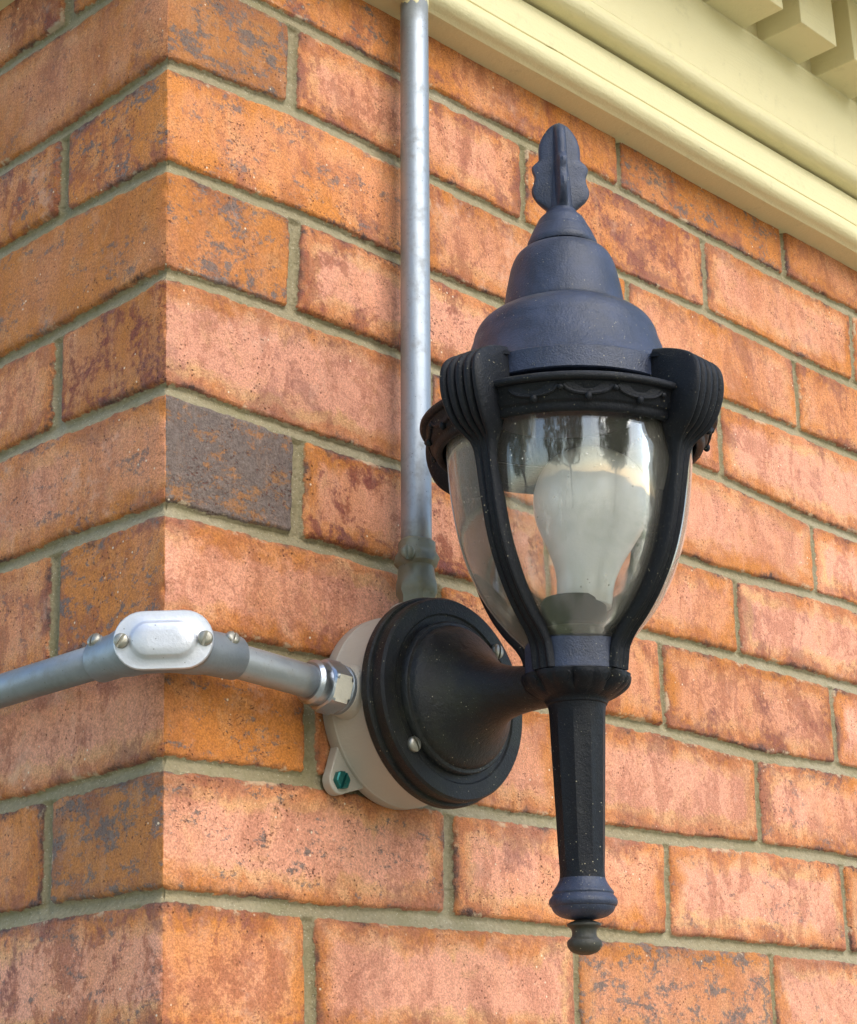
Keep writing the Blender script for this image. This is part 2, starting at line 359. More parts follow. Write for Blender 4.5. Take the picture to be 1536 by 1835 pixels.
# look of single bricks (pink, grey, dark); key (side, course, index)
LOOK = {('R',8,0): (.1,.15,.6), ('R',8,1): (.15,.05,.55), ('R',8,2): (.0,.35,.35), ('R',8,3): (.3,0,.4),
        ('R',7,0): (.0,.62,.25), ('R',7,1): (.65,0,.6), ('R',7,2): (.3,.05,.7), ('R',7,3): (.6,0,.25),
        ('R',6,0): (.3,.12,.35), ('R',6,1): (.55,0,.55), ('R',6,2): (.5,0,.3), ('R',6,3): (.35,.05,.45),
        ('R',5,0): (.05,.42,.1), ('R',5,1): (.85,0,.7), ('R',5,2): (.8,0,.3), ('R',5,3): (.8,0,.4),
        ('R',4,0): (1.05,0,.35), ('R',4,1): (.7,0,.6), ('R',4,2): (.55,0,.2), ('R',4,3): (.85,0,.4),
        ('R',3,0): (.0,1.3,.2), ('R',3,1): (.75,0,.95), ('R',3,2): (.4,0,.3), ('R',3,3): (.9,0,.4),
        ('R',2,0): (.9,.05,.35), ('R',2,1): (.4,0,.7), ('R',2,2): (.35,.05,.55), ('R',2,3): (.85,0,.3),
        ('R',1,0): (.0,.15,.05), ('R',1,1): (.7,0,.3), ('R',1,2): (.65,0,.3), ('R',1,3): (.5,.1,.4),
        ('R',0,0): (.8,.15,.25), ('R',0,1): (.7,.05,.4), ('R',0,2): (.85,.1,.45), ('R',0,3): (.4,.1,.4),
        ('R',-1,0): (.3,.05,.6), ('R',-1,1): (1.05,0,.25), ('R',-1,2): (.35,.5,.15), ('R',-1,3): (.9,.1,.3),
        ('L',8,0): (.1,.1,.6), ('L',8,1): (.4,.1,.8), ('L',7,0): (.35,.1,.25), ('L',6,0): (.0,.35,.7), ('L',6,1): (.3,.15,.9),
        ('L',5,0): (.15,.12,.05), ('L',4,0): (.2,.05,1.0), ('L',4,1): (.4,.05,.55), ('L',3,0): (.5,.12,.2), ('L',2,0): (.05,.35,.5), ('L',2,1): (.3,.1,.5),
        ('L',1,0): (.7,.05,.45), ('L',0,0): (.0,.6,.4), ('L',0,1): (.2,.1,.3), ('L',-1,0): (.8,.12,.7), ('L',-1,1): (.5,.1,.5)}

def vnoise(x, y, cell, seed):
    rs = np.random.RandomState(seed); T = rs.rand(256, 256)
    gx = x/cell; gy = y/cell; ix = np.floor(gx).astype(int); iy = np.floor(gy).astype(int)
    fx = gx-ix; fy = gy-iy; fx = fx*fx*(3-2*fx); fy = fy*fy*(3-2*fy)
    g = lambda a, b: T[a % 256, b % 256]
    return (g(ix, iy)*(1-fx)*(1-fy)+g(ix+1, iy)*fx*(1-fy)+g(ix, iy+1)*(1-fx)*fy+g(ix+1, iy+1)*fx*fy)-.5

def wall_side(side, s, z):
    """s: distance from the corner (1-D), z (1-D) -> depth behind the face, dist, rand, look on the grid"""
    dev = DEVR if side == 'R' else DEVL
    s2, z2 = np.meshgrid(s, z); sd_ = 11 if side == 'R' else 23
    js = np.arange(-27, 10)
    zj = np.zeros((len(js), len(s)))
    for i, j in enumerate(js):
        if j in dev:
            xs, ds = zip(*dev[j]); dz = np.interp(s, xs, ds)
        else: dz = 1.5*vnoise(s, s*0+j*7.3, 130, 5+sd_)*2*np.minimum(1, s/60)
        zj[i] = PZ*j+dz+.7*vnoise(s, s*0+j*3.1, 23, sd_)
    ci = np.zeros(s2.shape, int)
    for i in range(1, len(js)-1): ci += (z2 > zj[i][None, :]).astype(int)
    course = js[ci]
    zb = np.take_along_axis(zj, ci, 0); zt = np.take_along_axis(zj, np.minimum(ci+1, len(js)-1), 0)
    hb = 3.9+1.3*vnoise(s2, z2, 38, 61+sd_)
    dv = np.minimum(z2-zb, zt-z2)-hb
    tt = np.clip((z2-zb)/PZ, 0, 1)
    odd = (course % 2) != 0
    header = odd if side == 'R' else ~odd
    first = np.where(header, 97., 207.)
    du = np.full(s2.shape, 1e3); idx = np.zeros(s2.shape, int)
    for k in range(0, 12):
        xp = first+213.*k
        jit = 3.5*vnoise(course*13.7+k*5.1, course*0.+k*2.3, 1.0, 31+sd_)
        xp = xp+jit
        if side == 'R':
            for c, dct in PRX.items():
                if k in dct: xp = np.where(course == c, dct[k][0]+(dct[k][1]-dct[k][0])*tt, xp)
        hp = 4.4 if k == 0 else 3.0
        du = np.minimum(du, np.abs(s2-xp)-hp); idx += (s2 > xp).astype(int)
    wob = 1.2*vnoise(s2, z2, 11, 41+sd_)+1.0*vnoise(s2, z2, 3.2, 43+sd_)
    rc = 2.6
    a = np.maximum(rc-du, 0); b = np.maximum(rc-dv, 0)
    d = np.where((du < rc) & (dv < rc), rc-np.sqrt(a*a+b*b), np.minimum(du, dv))+wob
    key = (course+40)*31+idx*7+(0 if side == 'R' else 1000)
    # brick tables
    n = 3000; rs = np.random.RandomState(99); rnd = rs.rand(n, 3)*9; look = np.stack([rs.rand(n), np.maximum(0, rs.rand(n)*1.3-.95), rs.rand(n)*.8], 1)
    off = (rs.rand(n)-.5)*2.4; tlt = (rs.rand(n, 2)-.5)*.012
    for (sd2, c, i), v in LOOK.items():
        if sd2 == side: look[(c+40)*31+i*7+(0 if side == 'R' else 1000)] = (v[0]+(.22 if side == 'R' and i > 1 and c < 6 else 0), v[1], v[2])
    face = off[key]*np.clip(s2/12, 0, 1)+(z2-(zb+zt)/2)*tlt[key, 0]
    face += .55*vnoise(s2, z2, 16, 51)+.3*vnoise(s2, z2, 5, 53)
    edge = 1.0*(1-np.clip(d/2.8, 0, 1))**2
    brick = edge+face*np.clip(d/3, 0, 1)
    jn = np.where(z2-zb < zt-z2, (z2-zb), (z2-zt))/hb            # -1 just below the joint line .. +1 above
    bed = np.clip((hb+.6-np.minimum(z2-zb, zt-z2))/1.2, 0, 1)
    mort = 2.2+.9*np.clip(-d/3.0, 0, 1)**.7+.45*vnoise(s2, z2, 4, 55)+1.5*np.clip(jn, -1, 1)*bed
    mort = mort+1.3*(1-bed)*np.clip(-d/1.5, 0, 1)
    k = np.clip((d+.4)/.7, 0, 1); depth = mort*(1-k)+brick*k
    rkey = np.where(idx == 0, (course+40)*31, key)            # the two faces of a corner brick share one clay pattern
    return depth, d, rnd[rkey], look[key]

def axis(parts):
    out = []
    for a, b, st in parts:
        n = max(1, int(round(abs(b-a)/st))); out += list(np.linspace(a, b, n, endpoint=False))
    out.append(parts[-1][1]); return np.array(out)
GZ = -1730.0
zs = axis([(GZ, -700, 16), (-700, -80, 5), (-80, 590, 1.15), (590, 760, 8)])
sR = axis([(0, 430, 1.05), (430, 800, 1.3), (800, 1300, 3.5), (1300, 2600, 12)])
sL = axis([(0, 190, 1.05), (190, 500, 3), (500, 1900, 12)])
house = empty('brick_house', (0, 0, GZ), 'orange and pink brick house corner with cream painted cornice, carrying the lantern and conduits', 'house')
def make_wall():
    dR, eR, rR, lR = wall_side('R', sR, zs); dL, eL, rL, lL = wall_side('L', sL, zs)
    # arris: both faces share one recess on the corner edge
    nz = len(zs)
    ar = np.maximum(np.minimum(dR[:, 0], dL[:, 0]), 0)+.9
    z0 = zs*0.
    ar = ar+1.6*vnoise(zs, z0, 7, 77)+1.0*vnoise(zs, z0+5, 2.6, 78)+3.2*np.clip(vnoise(zs, z0+9, 13, 79)-.28, 0, 1)*2
    ar = np.maximum(ar, .15)
    blendR = np.exp(-(sR/3.4)**2)[None, :]; blendL = np.exp(-(sL/3.4)**2)[None, :]
    dR = dR*(1-blendR)+ar[:, None]*blendR; dL = dL*(1-blendL)+ar[:, None]*blendL
    X = np.concatenate([dL[:, ::-1], np.maximum(np.broadcast_to(sR, dR.shape), ar[:, None])[:, 1:]], 1)
    Y = np.concatenate([np.maximum(np.broadcast_to(sL, dL.shape), ar[:, None])[:, ::-1], dR[:, 1:]], 1)
    Z = np.broadcast_to(zs[:, None], X.shape)
    co = np.stack([X, Y, Z-GZ], 2).reshape(-1, 3)*S
    m = X.shape[1]
    i = (np.arange(nz-1)[:, None]*m+np.arange(m-1)[None, :]).ravel()
    F = np.stack([i, i+1, i+m+1, i+m], 1)
    me = bpy.data.meshes.new('wall')
    me.vertices.add(len(co)); me.vertices.foreach_set('co', co.astype(np.float32).ravel())
    me.loops.add(F.size); me.loops.foreach_set('vertex_index', F.astype(np.int32).ravel())
    me.polygons.add(len(F)); me.polygons.foreach_set('loop_start', np.arange(0, F.size, 4, dtype=np.int32))
    me.update(calc_edges=True); me.polygons.foreach_set('use_smooth', np.ones(len(F), bool))
    cat = lambda a, b: np.concatenate([a[:, ::-1], b[:, 1:]], 1)
    at = me.attributes.new('edge_dist', 'FLOAT', 'POINT'); at.data.foreach_set('value', cat(eL, eR).astype(np.float32).ravel())
    at = me.attributes.new('brick_rand', 'FLOAT_VECTOR', 'POINT'); at.data.foreach_set('vector', cat(rL, rR).astype(np.float32).ravel())
    at = me.attributes.new('brick_look', 'FLOAT_VECTOR', 'POINT'); at.data.foreach_set('vector', cat(lL, lR).astype(np.float32).ravel())
    me.materials.append(MB_)
    o = bpy.data.objects.new('wall', me); COL.objects.link(o); o.parent = house
    return o
make_wall()

# cornice: one moulding swept round the corner
def arc(c, r, a0, a1, n=8): return [(c[0]+r*math.cos(R(a0+(a1-a0)*i/n)), c[1]+r*math.sin(R(a0+(a1-a0)*i/n))) for i in range(n+1)]
prof = [(-6, 577), (19.5, 577), (20.3, 577.6)] + arc((21.5, 588), 9.2, -85, 62, 10) + [(27, 597.2), (26.6, 598), (26.6, 622.4), (25.5, 623), (15, 623), (15, 625.6), (33, 625.6)] \
    + arc((33.6, 635), 9.4, -88, 35, 9) + [(41.6, 641.2), (41.4, 642), (41.4, 704), (42.2, 705), (41, 706), (38, 706), (38, 764), (150, 764), (150, 800), (-6, 800)]
def cornice():
    g = G()
    stat = lambda q, z, k: Vector((2600, -q, z)) if k == 0 else (Vector((-q, -q, z)) if k == 1 else Vector((-q, 1900, z)))
    rings = [[stat(q, z, k)-Vector((0, 0, GZ)) for q, z in prof] for k in range(3)]
    # subdivide the long run so that the wood can wander a little
    def run(a, b, n): return [[p+(q-p)*(i/n) for p, q in zip(a, b)] for i in range(n)]
    rr = run(rings[0], rings[1], 60)+run(rings[1], rings[2], 30)+[rings[2]]
    for i, r_ in enumerate(rr):
        for k, p in enumerate(r_): p.z += .35*math.sin(i*.9)+.2*math.sin(i*2.3+k*.1)
    g.sweep(rr)
    c = sharp(g.build('cornice', CREAM, house), 28)
    return c
corn = cornice()
def dentil(x0, x1, y0, y1):
    o = G().box((x0, y0, 705.2-GZ), (x1, y1, 764.4-GZ)).build('dentil', CREAM, corn, smooth=False)
    bev(o, .8, 2); return o
k = 0
for i in range(-5, 14):
    x0 = 569+77.2*i+random.uniform(-1.2, 1.2)
    dentil(x0, x0+52+random.uniform(-1, 1), -78.5, -37.6)
for i in range(5):
    y0 = 90+77.2*i
    dentil(-78.5, -37.6, y0, y0+52)

# roof-side eave edge and gutter board above the dentils
g = G(); rings = []
pe = [(150, 764), (152, 760), (168, 760), (172, 768), (185, 790), (190, 812), (150, 812)]
for k in range(3): rings.append([(Vector((2600, -q, z)) if k == 0 else (Vector((-q, -q, z)) if k == 1 else Vector((-q, 1900, z))))-Vector((0, 0, GZ)) for q, z in pe])
g.sweep(rings); sharp(g.build('eave_moulding', CREAM, house), 28)

# ------------------------------------------------------------------ conduit, fittings
def slot_screw(name, c, n, r, h, mat, parent, slotdir=(0, 0, 1), hexh=False):
    """domed slotted screw head on a flat seat at c, normal n"""
    fr = frame(c, n, slotdir); O, U, A, B = fr; g = G()
    N = 28; prof_ = [(r*.9, -1), (r, 0), (r, h*.45), (r*.86, h*.8), (r*.5, h*1.0), (0.01, h*1.06)] if not hexh else [(r*.9, -1), (r, 0), (r, h*.8), (r*.86, h), (r*.5, h), (.01, h)]
    mod = (lambda a, rr, t: rr*math.cos(PI/6)/math.cos((a % (PI/3))-PI/6)*1.05 if rr > r*.8 else rr) if hexh else None
    g.lathe(prof_, fr, N, mod)
    o = sharp(g.build(name, mat, parent), 40)
    # slot cut as a recess
    s = G(); hw = r*.16; dp = h*.6
    a1 = r*1.15
    pts = []
    for sx, sy, sz in [(-1,-1,0),(1,-1,0),(1,1,0),(-1,1,0),(-1,-1,1),(1,-1,1),(1,1,1),(-1,1,1)]:
        pts.append(O+A*sx*a1+B*sy*hw+U*(h*1.4 if sz else h-dp))
    cut = link('cut_tool', pts, [(0,3,2,1),(4,5,6,7),(0,1,5,4),(1,2,6,5),(2,3,7,6),(3,0,4,7)], mat, parent, smooth=False)
    m = o.modifiers.new('slot', 'BOOLEAN'); m.operation = 'DIFFERENCE'; m.object = cut; m.solver = 'EXACT'
    bpy.context.view_layer.update()
    dg = bpy.context.evaluated_depsgraph_get(); me = bpy.data.meshes.new_from_object(o.evaluated_get(dg))
    o.modifiers.clear(); o.data = me; bpy.data.objects.remove(cut)
    return o

# vertical conduit
vb, vt = Vector((167.2, -20, 196)), Vector((187.6, -18, 583))
vc = empty('vertical_conduit', vb, 'straight vertical galvanised steel conduit running from the cornice down to the grey box', 'conduit')
def loc(p, e): return Vector(p)-e.location/S
g = G(); n = 14
g.tube([loc(vb.lerp(vt, i/n), vc) for i in range(n+1)], 8.95, 40); g.build('pipe', ZINC, vc)
# paint lapped onto the top of the pipe, ragged lower edge
u = (vt-vb).normalized(); fr = frame(loc(vt-u*7, vc), u, (1, 0, 0)); g = G()
rag = [random.uniform(-5, 4) for _ in range(48)]
v = []; f = []
for j in range(6):
    for k in range(48):
        a = 2*PI*k/48; low = (rag[k]+rag[(k+1) % 48])/2-3*math.sin(a*2+.6)
        tt = low+(16-low)*j/5; rr = 9.0+(.45 if j else .02)
        v.append(fr[0]+fr[1]*tt+fr[2]*rr*math.cos(a)+fr[3]*rr*math.sin(a))
for j in range(5):
    for k in range(48): f.append((j*48+k, j*48+(k+1) % 48, (j+1)*48+(k+1) % 48, (j+1)*48+k))
link('paint_overlap', v, f, CREAM2, vc)
# set-screw connector at its foot
cn = empty('conduit_connector', vb, 'oxidised olive set-screw connector joining the vertical conduit to the top of the grey box', 'connector')
fr = frame(loc(vb, cn), u, (1, 0, 0))
g = G(); g.lathe([(10.2, -40), (10.2, -20), (11.6, -17.5), (11.8, -12), (11.0, -9), (10.8, -2), (13.0, 0), (13.4, 4), (12.2, 6), (11.4, 8), (11.2, 13), (9.4, 14.5), (9.1, 15)], fr, 40,
        lambda a, r_, t: r_*(.95+.035*math.sin(a*3+1)*(-1 if t > 3 else 1)+.012*math.sin(a*11+t)) if t > -5 else (r_*math.cos(PI/6)/math.cos((a % (PI/3))-PI/6)*1.08 if t < -14 else r_))
sharp(g.build('sleeve', OLIVE, cn), 35)
g = G(); g.tube([fr[0]+fr[1]*3+Vector((-9, -4, 0)), fr[0]+fr[1]*3+Vector((-15, -7, 0))], 3.6, 16); g.build('screw_boss', OLIVE, cn)
slot_screw('set_screw', fr[0]+fr[1]*3+Vector((-14.5, -6.8, 0)), (-.75, -.62, 0), 4.2, 3.2, OLIVE, cn)

# junction box
BC = Vector((161.4, 0, 111.5))
jb = empty('junction_box', BC, 'round grey painted metal junction box fixed to the brick wall behind the lantern plate', 'junction box')
fr = (Vector((0, 0, 0)), Vector((0, -1, 0)), Vector((1, 0, 0)), Vector((0, 0, 1)))
g = G(); g.lathe([(52.6, .5), (53.7, 2), (53.9, 9), (53.2, 10), (53.2, 31), (54.4, 32.5), (54.4, 36)], fr, 96)
body = sharp(g.build('box_body', GREYB, jb), 35)
for nm, ang in (('hub', 178), ('hub', 88)):
    dv = Vector((math.cos(R(ang)), 0, math.sin(R(ang)))); g = G()
    g.lathe([(15.5, 44), (15, 51), (13.6, 57.5), (12.4, 58.5), (9.2, 58.5)], frame(Vector((0, -20, 0)), dv, (0, 1, 0)), 40)
    sharp(g.build(nm, GREYB, jb), 35)
def lug(ang):
    """mounting ear with a bolt, on the wall plane"""
    d_ = Vector((math.cos(R(ang)), 0, math.sin(R(ang)))); t_ = Vector((-d_.z, 0, d_.x)); out = []
    c = d_*63.5
    pts = [(d_*46+t_*17)]
    for i in range(13):
        a = R(78-156*i/12); pts.append(c+d_*7.6*math.cos(a)+t_*7.6*math.sin(a))
    pts.append(d_*46-t_*17)
    g = G(); g.sweep([[p+Vector((0, y, 0)) for p in pts] for y in (-.6, -7.0)])
    o = bev(g.build('mounting_ear', GREYB, jb, smooth=False), .9, 3)
    slot_screw('bolt', c+Vector((0, -7.0, 0)), (0, -1, 0), 5.1, 3.4, GREENS, o, d_+t_*.4, True)
    gg = G(); gg.tube([c+Vector((0, 1.5, 0)), c+Vector((0, -6.6, 0))], 4.2, 14); gg.build('wall_anchor', GREENS, o)
lug(223); lug(43)

# horizontal conduit along the right wall, into the hub
hub = BC+Vector((math.cos(R(178))*58, -20, math.sin(R(178))*58))
pr0 = Vector((16, -19.5, 119.4))
hc = empty('short_conduit', pr0, 'short galvanised conduit between the corner elbow and the grey box', 'conduit', None)
g = G(); pa = hub+Vector((-20, 0, 1.3)); g.tube([loc(pr0.lerp(pa, i/6), hc) for i in range(7)], 8.95, 40); g.build('pipe', ZINCH, hc)
hn = empty('conduit_nut', hub, 'hexagonal zinc compression nut beside the grey box, one facet scraped bright', 'nut')
dv = (hub-pa).normalized(); fr = frame(Vector((0, 0, 0)), dv, (0, -1, .25))
hexm = lambda k: (lambda a, r_, t: min(r_, k*math.cos(PI/6)/math.cos((a % (PI/3))-PI/6)))
g = G(); g.lathe([(9.1, -23), (10.4, -23), (12.0, -21), (12.2, -16), (11.6, -15)], fr, 48); sharp(g.build('gland_ring', NUTM, hn), 35)
g = G(); g.lathe([(12.0, -15), (13.6, -14.2), (14.6, -12.6), (14.6, -4), (13.6, -2.6), (11, -2.4)], fr, 72, hexm(14.6)); hxo = sharp(g.build('hex_nut', NUTM, hn), 22)
hxo.data.materials.append(mat_metal('scraped_bright_facet', (.92, .87, .74), .4, .1, .35, (1, 1, 1)))
tgt = (Vector((-.35, -.62, -.62))-dv*Vector((-.35, -.62, -.62)).dot(dv)).normalized(); best = max(hxo.data.polygons, key=lambda p: p.normal.dot(tgt))
for p_ in hxo.data.polygons:
    if p_.normal.dot(best.normal) > .985 and abs(p_.normal.dot(dv)) < .2: p_.material_index = 1
g = G(); g.lathe([(12.6, -2.4), (13.4, -1.6), (13.4, .6), (10, 1.2)], fr, 48); sharp(g.build('lock_ring', CASTG, hn), 35)

# left-hand conduit
pl0 = Vector((-19.5, 16, 119.6)); pl1 = Vector((-19.5, 1500, 127))
lc = empty('long_conduit', pl0, 'dull galvanised conduit running along the shaded left wall from the corner elbow', 'conduit')
g = G(); g.tube([loc(pl0.lerp(pl1, i/20)+Vector((0, 0, .6*math.sin(i))), lc) for i in range(21)], 8.95, 36); g.build('pipe', CASTG, lc)

# corner elbow with oblong access cover
EC = Vector((-12.5, -12.5, 120.2))
el = empty('conduit_elbow', EC, 'cast metal pull elbow wrapped round the brick corner under a bright oblong cover', 'conduit elbow')
D = Vector((-1, -1, -.12)).normalized(); T = Vector((1, -1, 0)).normalized(); W_ = T.cross(D)*-1
if W_.z < 0: W_ = -W_
g = G(); path = []
for x, y, r_ in [(-19.5, 27, 10.6), (-19.5, 26, 11.3), (-19.5, 12, 11.3), (-19.8, 4, 12.6), (-20.6, -8, 13.6), (-17.5, -17.5, 14.4), (-8, -20.6, 13.6), (4, -19.8, 12.6), (12, -19.5, 11.3), (30, -19.5, 11.3), (31, -19.5, 10.6)]:
    path.append((Vector((x, y, 119.6))-EC, r_))
g.tube([p for p, _ in path], [r_ for _, r_ in path], 36)
bodyE = sharp(g.build('elbow_body', CASTG, el), 40)
def stad(hw, hh, n=14):                     # stadium outline in (T, W)
    o = []
    for i in range(n+1): a = R(-90+180*i/n); o.append((hw-hh+hh*math.cos(a), hh*math.sin(a)))
    for i in range(n+1): a = R(90+180*i/n); o.append((-(hw-hh)+hh*math.cos(a), hh*math.sin(a)))
    return o
cc = Vector((-24.8, -24.8, 117.8))-EC+T*4.1
def ringof(hw, hh, h): return [cc+T*a+W_*b+D*h for a, b in stad(hw, hh)]
g = G(); g.sweep([ringof(22.8, 12.8, -9), ringof(22.8, 12.8, 3.5)]); g.build('cover_seat', CASTG, bodyE)
g = G(); g.sweep([ringof(23.6, 13.8, 3.6), ringof(24.3, 14.5, 4.3), ringof(24.3, 14.5, 5.3), ringof(23.8, 14.0, 6.0), ringof(17.2, 10.2, 6.1), ringof(16.2, 9.2, 6.6), ringof(15.2, 8.2, 8.9), ringof(14.3, 7.3, 9.5), ringof(7, 3.0, 9.6)])
cov = sharp(g.build('cover', ALU, el), 50)
for s_ in (-1, 1): slot_screw('cover_screw', cc+T*20.3*s_+D*6.2, D, 3.7, 2.6, SCREWM, cov, W_*.8+T*(.5 if s_ < 0 else .25))
# set screws on the two hubs
for c0, nn, bas in ((Vector((-27.5, 20.5, 127.5)), (-.75, -.1, .45), Vector((-21, 20.5, 122))), (Vector((21.5, -27.5, 126.6)), (-.15, -.75, .42), Vector((22, -21, 122)))):
    g = G(); nv = Vector(nn).normalized(); g.tube([bas-EC, c0-EC], 4.3, 16); b_ = g.build('screw_boss', CASTG, bodyE)
    slot_screw('set_screw', c0-EC, nv, 3.9, 2.8, SCREWM, el, (.4, .1, .9))

# ------------------------------------------------------------------ wall lantern
LB = Vector((161.4, -36, 111.5))
lan = empty('wall_lantern', LB, 'black cast metal coach lantern with clear glass bowl mounted on the brick wall', 'wall light')
def L(p): return Vector(p)-LB
# plate (lathe about -Y)
fr = (L(BC), Vector((0, -1, 0)), Vector((1, 0, 0)), Vector((0, 0, 1)))
g = G(); g.lathe([(54, 36.2), (57.8, 36.2), (58.4, 37.2), (58.4, 41), (57.6, 42.2), (56.2, 42.4), (56.0, 43.6), (56.4, 45), (56.4, 49.4), (55.2, 51), (47.2, 51), (46.2, 50.2), (43.8, 50.0), (42.0, 50.0)], fr, 128)
plate = sharp(g.build('mounting_plate', BLKPL, lan), 30)
arm = G()
ap = [(42.2, 50), (42.2, 53.2), (41.4, 54.2), (40.0, 54.4)]+smooth_prof([(39.6, 54.6), (38.4, 57.4), (35.4, 60.4), (31, 63.6), (26.2, 68), (21.6, 73.6), (17.6, 80), (14.8, 87), (13.0, 95), (12.2, 104), (12.6, 118)], 5)
v = []
def armc(t): k_ = min(1, max(0, (t-56)/50)); return Vector((0, 0, -4.5*k_*k_*(3-2*k_)))
N = 96; O, U, A, B = fr
for r_, t in ap:
    for k in range(N):
        a = 2*PI*k/N; v.append(O+armc(t)+U*t+A*(r_*math.cos(a))+B*(r_*math.sin(a)*(1.0)))
f = [(i*N+k, i*N+(k+1) % N, (i+1)*N+(k+1) % N, (i+1)*N+k) for i in range(len(ap)-1) for k in range(N)]
f.append(tuple((len(ap)-1)*N+k for k in range(N)))
armo = sharp(link('arm', v, f, BLKARM, lan), 40)
for sx, sz in ((-35, -30), (35.5, 31.8)):
    slot_screw('plate_screw', L(BC)+Vector((sx, -51, sz)), (0, -1, 0), 4.2, 3.0, SCREWM, lan, (.5, 0, -.85) if sx < 0 else (.1, 0, 1))

# lantern frame
O = L((161, -135.29, 100)); U = Vector((0, -.041, 1)).normalized()
vh = Vector((f_.x, f_.y, 0)).normalized()
A0 = (-vh); A0 = (A0-U*A0.dot(U)).normalized(); B0 = U.cross(A0)     # A0 towards the viewer, B0 to the right of the photo
FR = (O, U, A0, B0)
if B0.dot(rt) < 0: B0 = -B0; FR = (O, U, A0, B0)
def at(r_, phi, t): a = R(phi); return O+U*t+A0*(r_*math.cos(a))+B0*(r_*math.sin(a))
RIBS = (-41, 50, 139, 230)
# tail: faceted taper
facet = lambda n_, off=0, dep=.0: (lambda a, r_, t: r_*(math.cos(PI/n_)/math.cos(((a+off) % (2*PI/n_))-PI/n_))*(1-dep*math.cos(n_*(a+off)/1.0)*-1))
g = G(); pts = [(14.6, -6), (15.0, -8.5), (14.6, -11)] + [(14.5-3.2*i/8, -12-82*i/8) for i in range(9)] + [(11.5, -96)]
def tm(a, r_, t):
    k_ = 1 if -93 < t < -12 else .0
    n_ = 10; u_ = ((a+.2) % (2*PI/n_))/(2*PI/n_)
    return r_*(1+k_*(-.075*math.sin(PI*u_)**.8+.02))
g.lathe(pts, FR, 120, tm); sharp(g.build('tail', BLK, lan), 18)
g = G(); g.lathe(smooth_prof([(11.2, -94.5), (11.8, -97), (13.4, -100), (15.4, -102.6)], 4)+smooth_prof([(15.5, -103.2), (15.2, -104), (15.6, -104.6), (16.8, -106.2), (17.2, -108), (16.6, -109.6)], 3)+smooth_prof([(15.9, -110.0), (15.7, -110.8), (14.4, -112.8), (11, -115), (5.5, -116.2)], 4)+[(3, -116.4), (3, -119)], FR, 72)
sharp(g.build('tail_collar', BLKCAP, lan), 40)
g = G(); g.lathe([(3, -116)]+smooth_prof([(7.4, -117.6), (8.4, -118.2), (8.4, -119.2), (7.6, -119.8), (6.4, -121.0), (6.1, -123.2), (6.8, -125), (8.4, -126.4), (8.7, -128), (8.2, -129.8), (6.2, -132), (2.5, -133.3)], 4), FR, 48)
g.build('finial_knob', mat_black('bare_brass_black', (.035, .032, .026), .5, .55), lan)
# carved collar
def pet(a, r_, t):
    k_ = max(0, 1-abs(t-1)/7.5)
    return r_*(1+k_*(.03-.15*(1-abs(math.sin(4*a+.5)))**2.2-.05*(1-abs(math.cos(4*a+.5)))**6))
g = G(); g.lathe(smooth_prof([(14.2, -9), (15.6, -8.2), (16.0, -7.0), (17.2, -5.6), (21.6, -3.2), (25.6, 0), (28.0, 3.4), (28.6, 6.2)], 5)+[(27, 6.9)], FR, 200, pet)
col_ = sharp(g.build('carved_collar', BLK, lan), 35)
g = G()
for k_ in range(8):                          # small oval bosses sunk into each petal
    ph = k_*45+22.5+6.4; c = at(26.3, ph, 2.6); nrm = (at(30, ph, -1.5)-at(24, ph, 2)).normalized()
    g.lathe([(3.4, -2), (3.4, .1), (2.8, .7), (1.9, .25), (1.4, .6), (.2, .8)], frame(c, nrm, U), 20)
g.build('bosses', BLK, col_)
# base band (flat facets with posts under each rib)
g = G(); g.lathe([(25, 6.7), (26.6, 7.1), (26.6, 22.6), (25.6, 23.8), (23.5, 24)], FR, 96, lambda a, r_, t: r_*(1-.035*abs(math.cos(2*(a-R(6))))**3+.01)); sharp(g.build('base_band', BLKCAP, lan), 35)
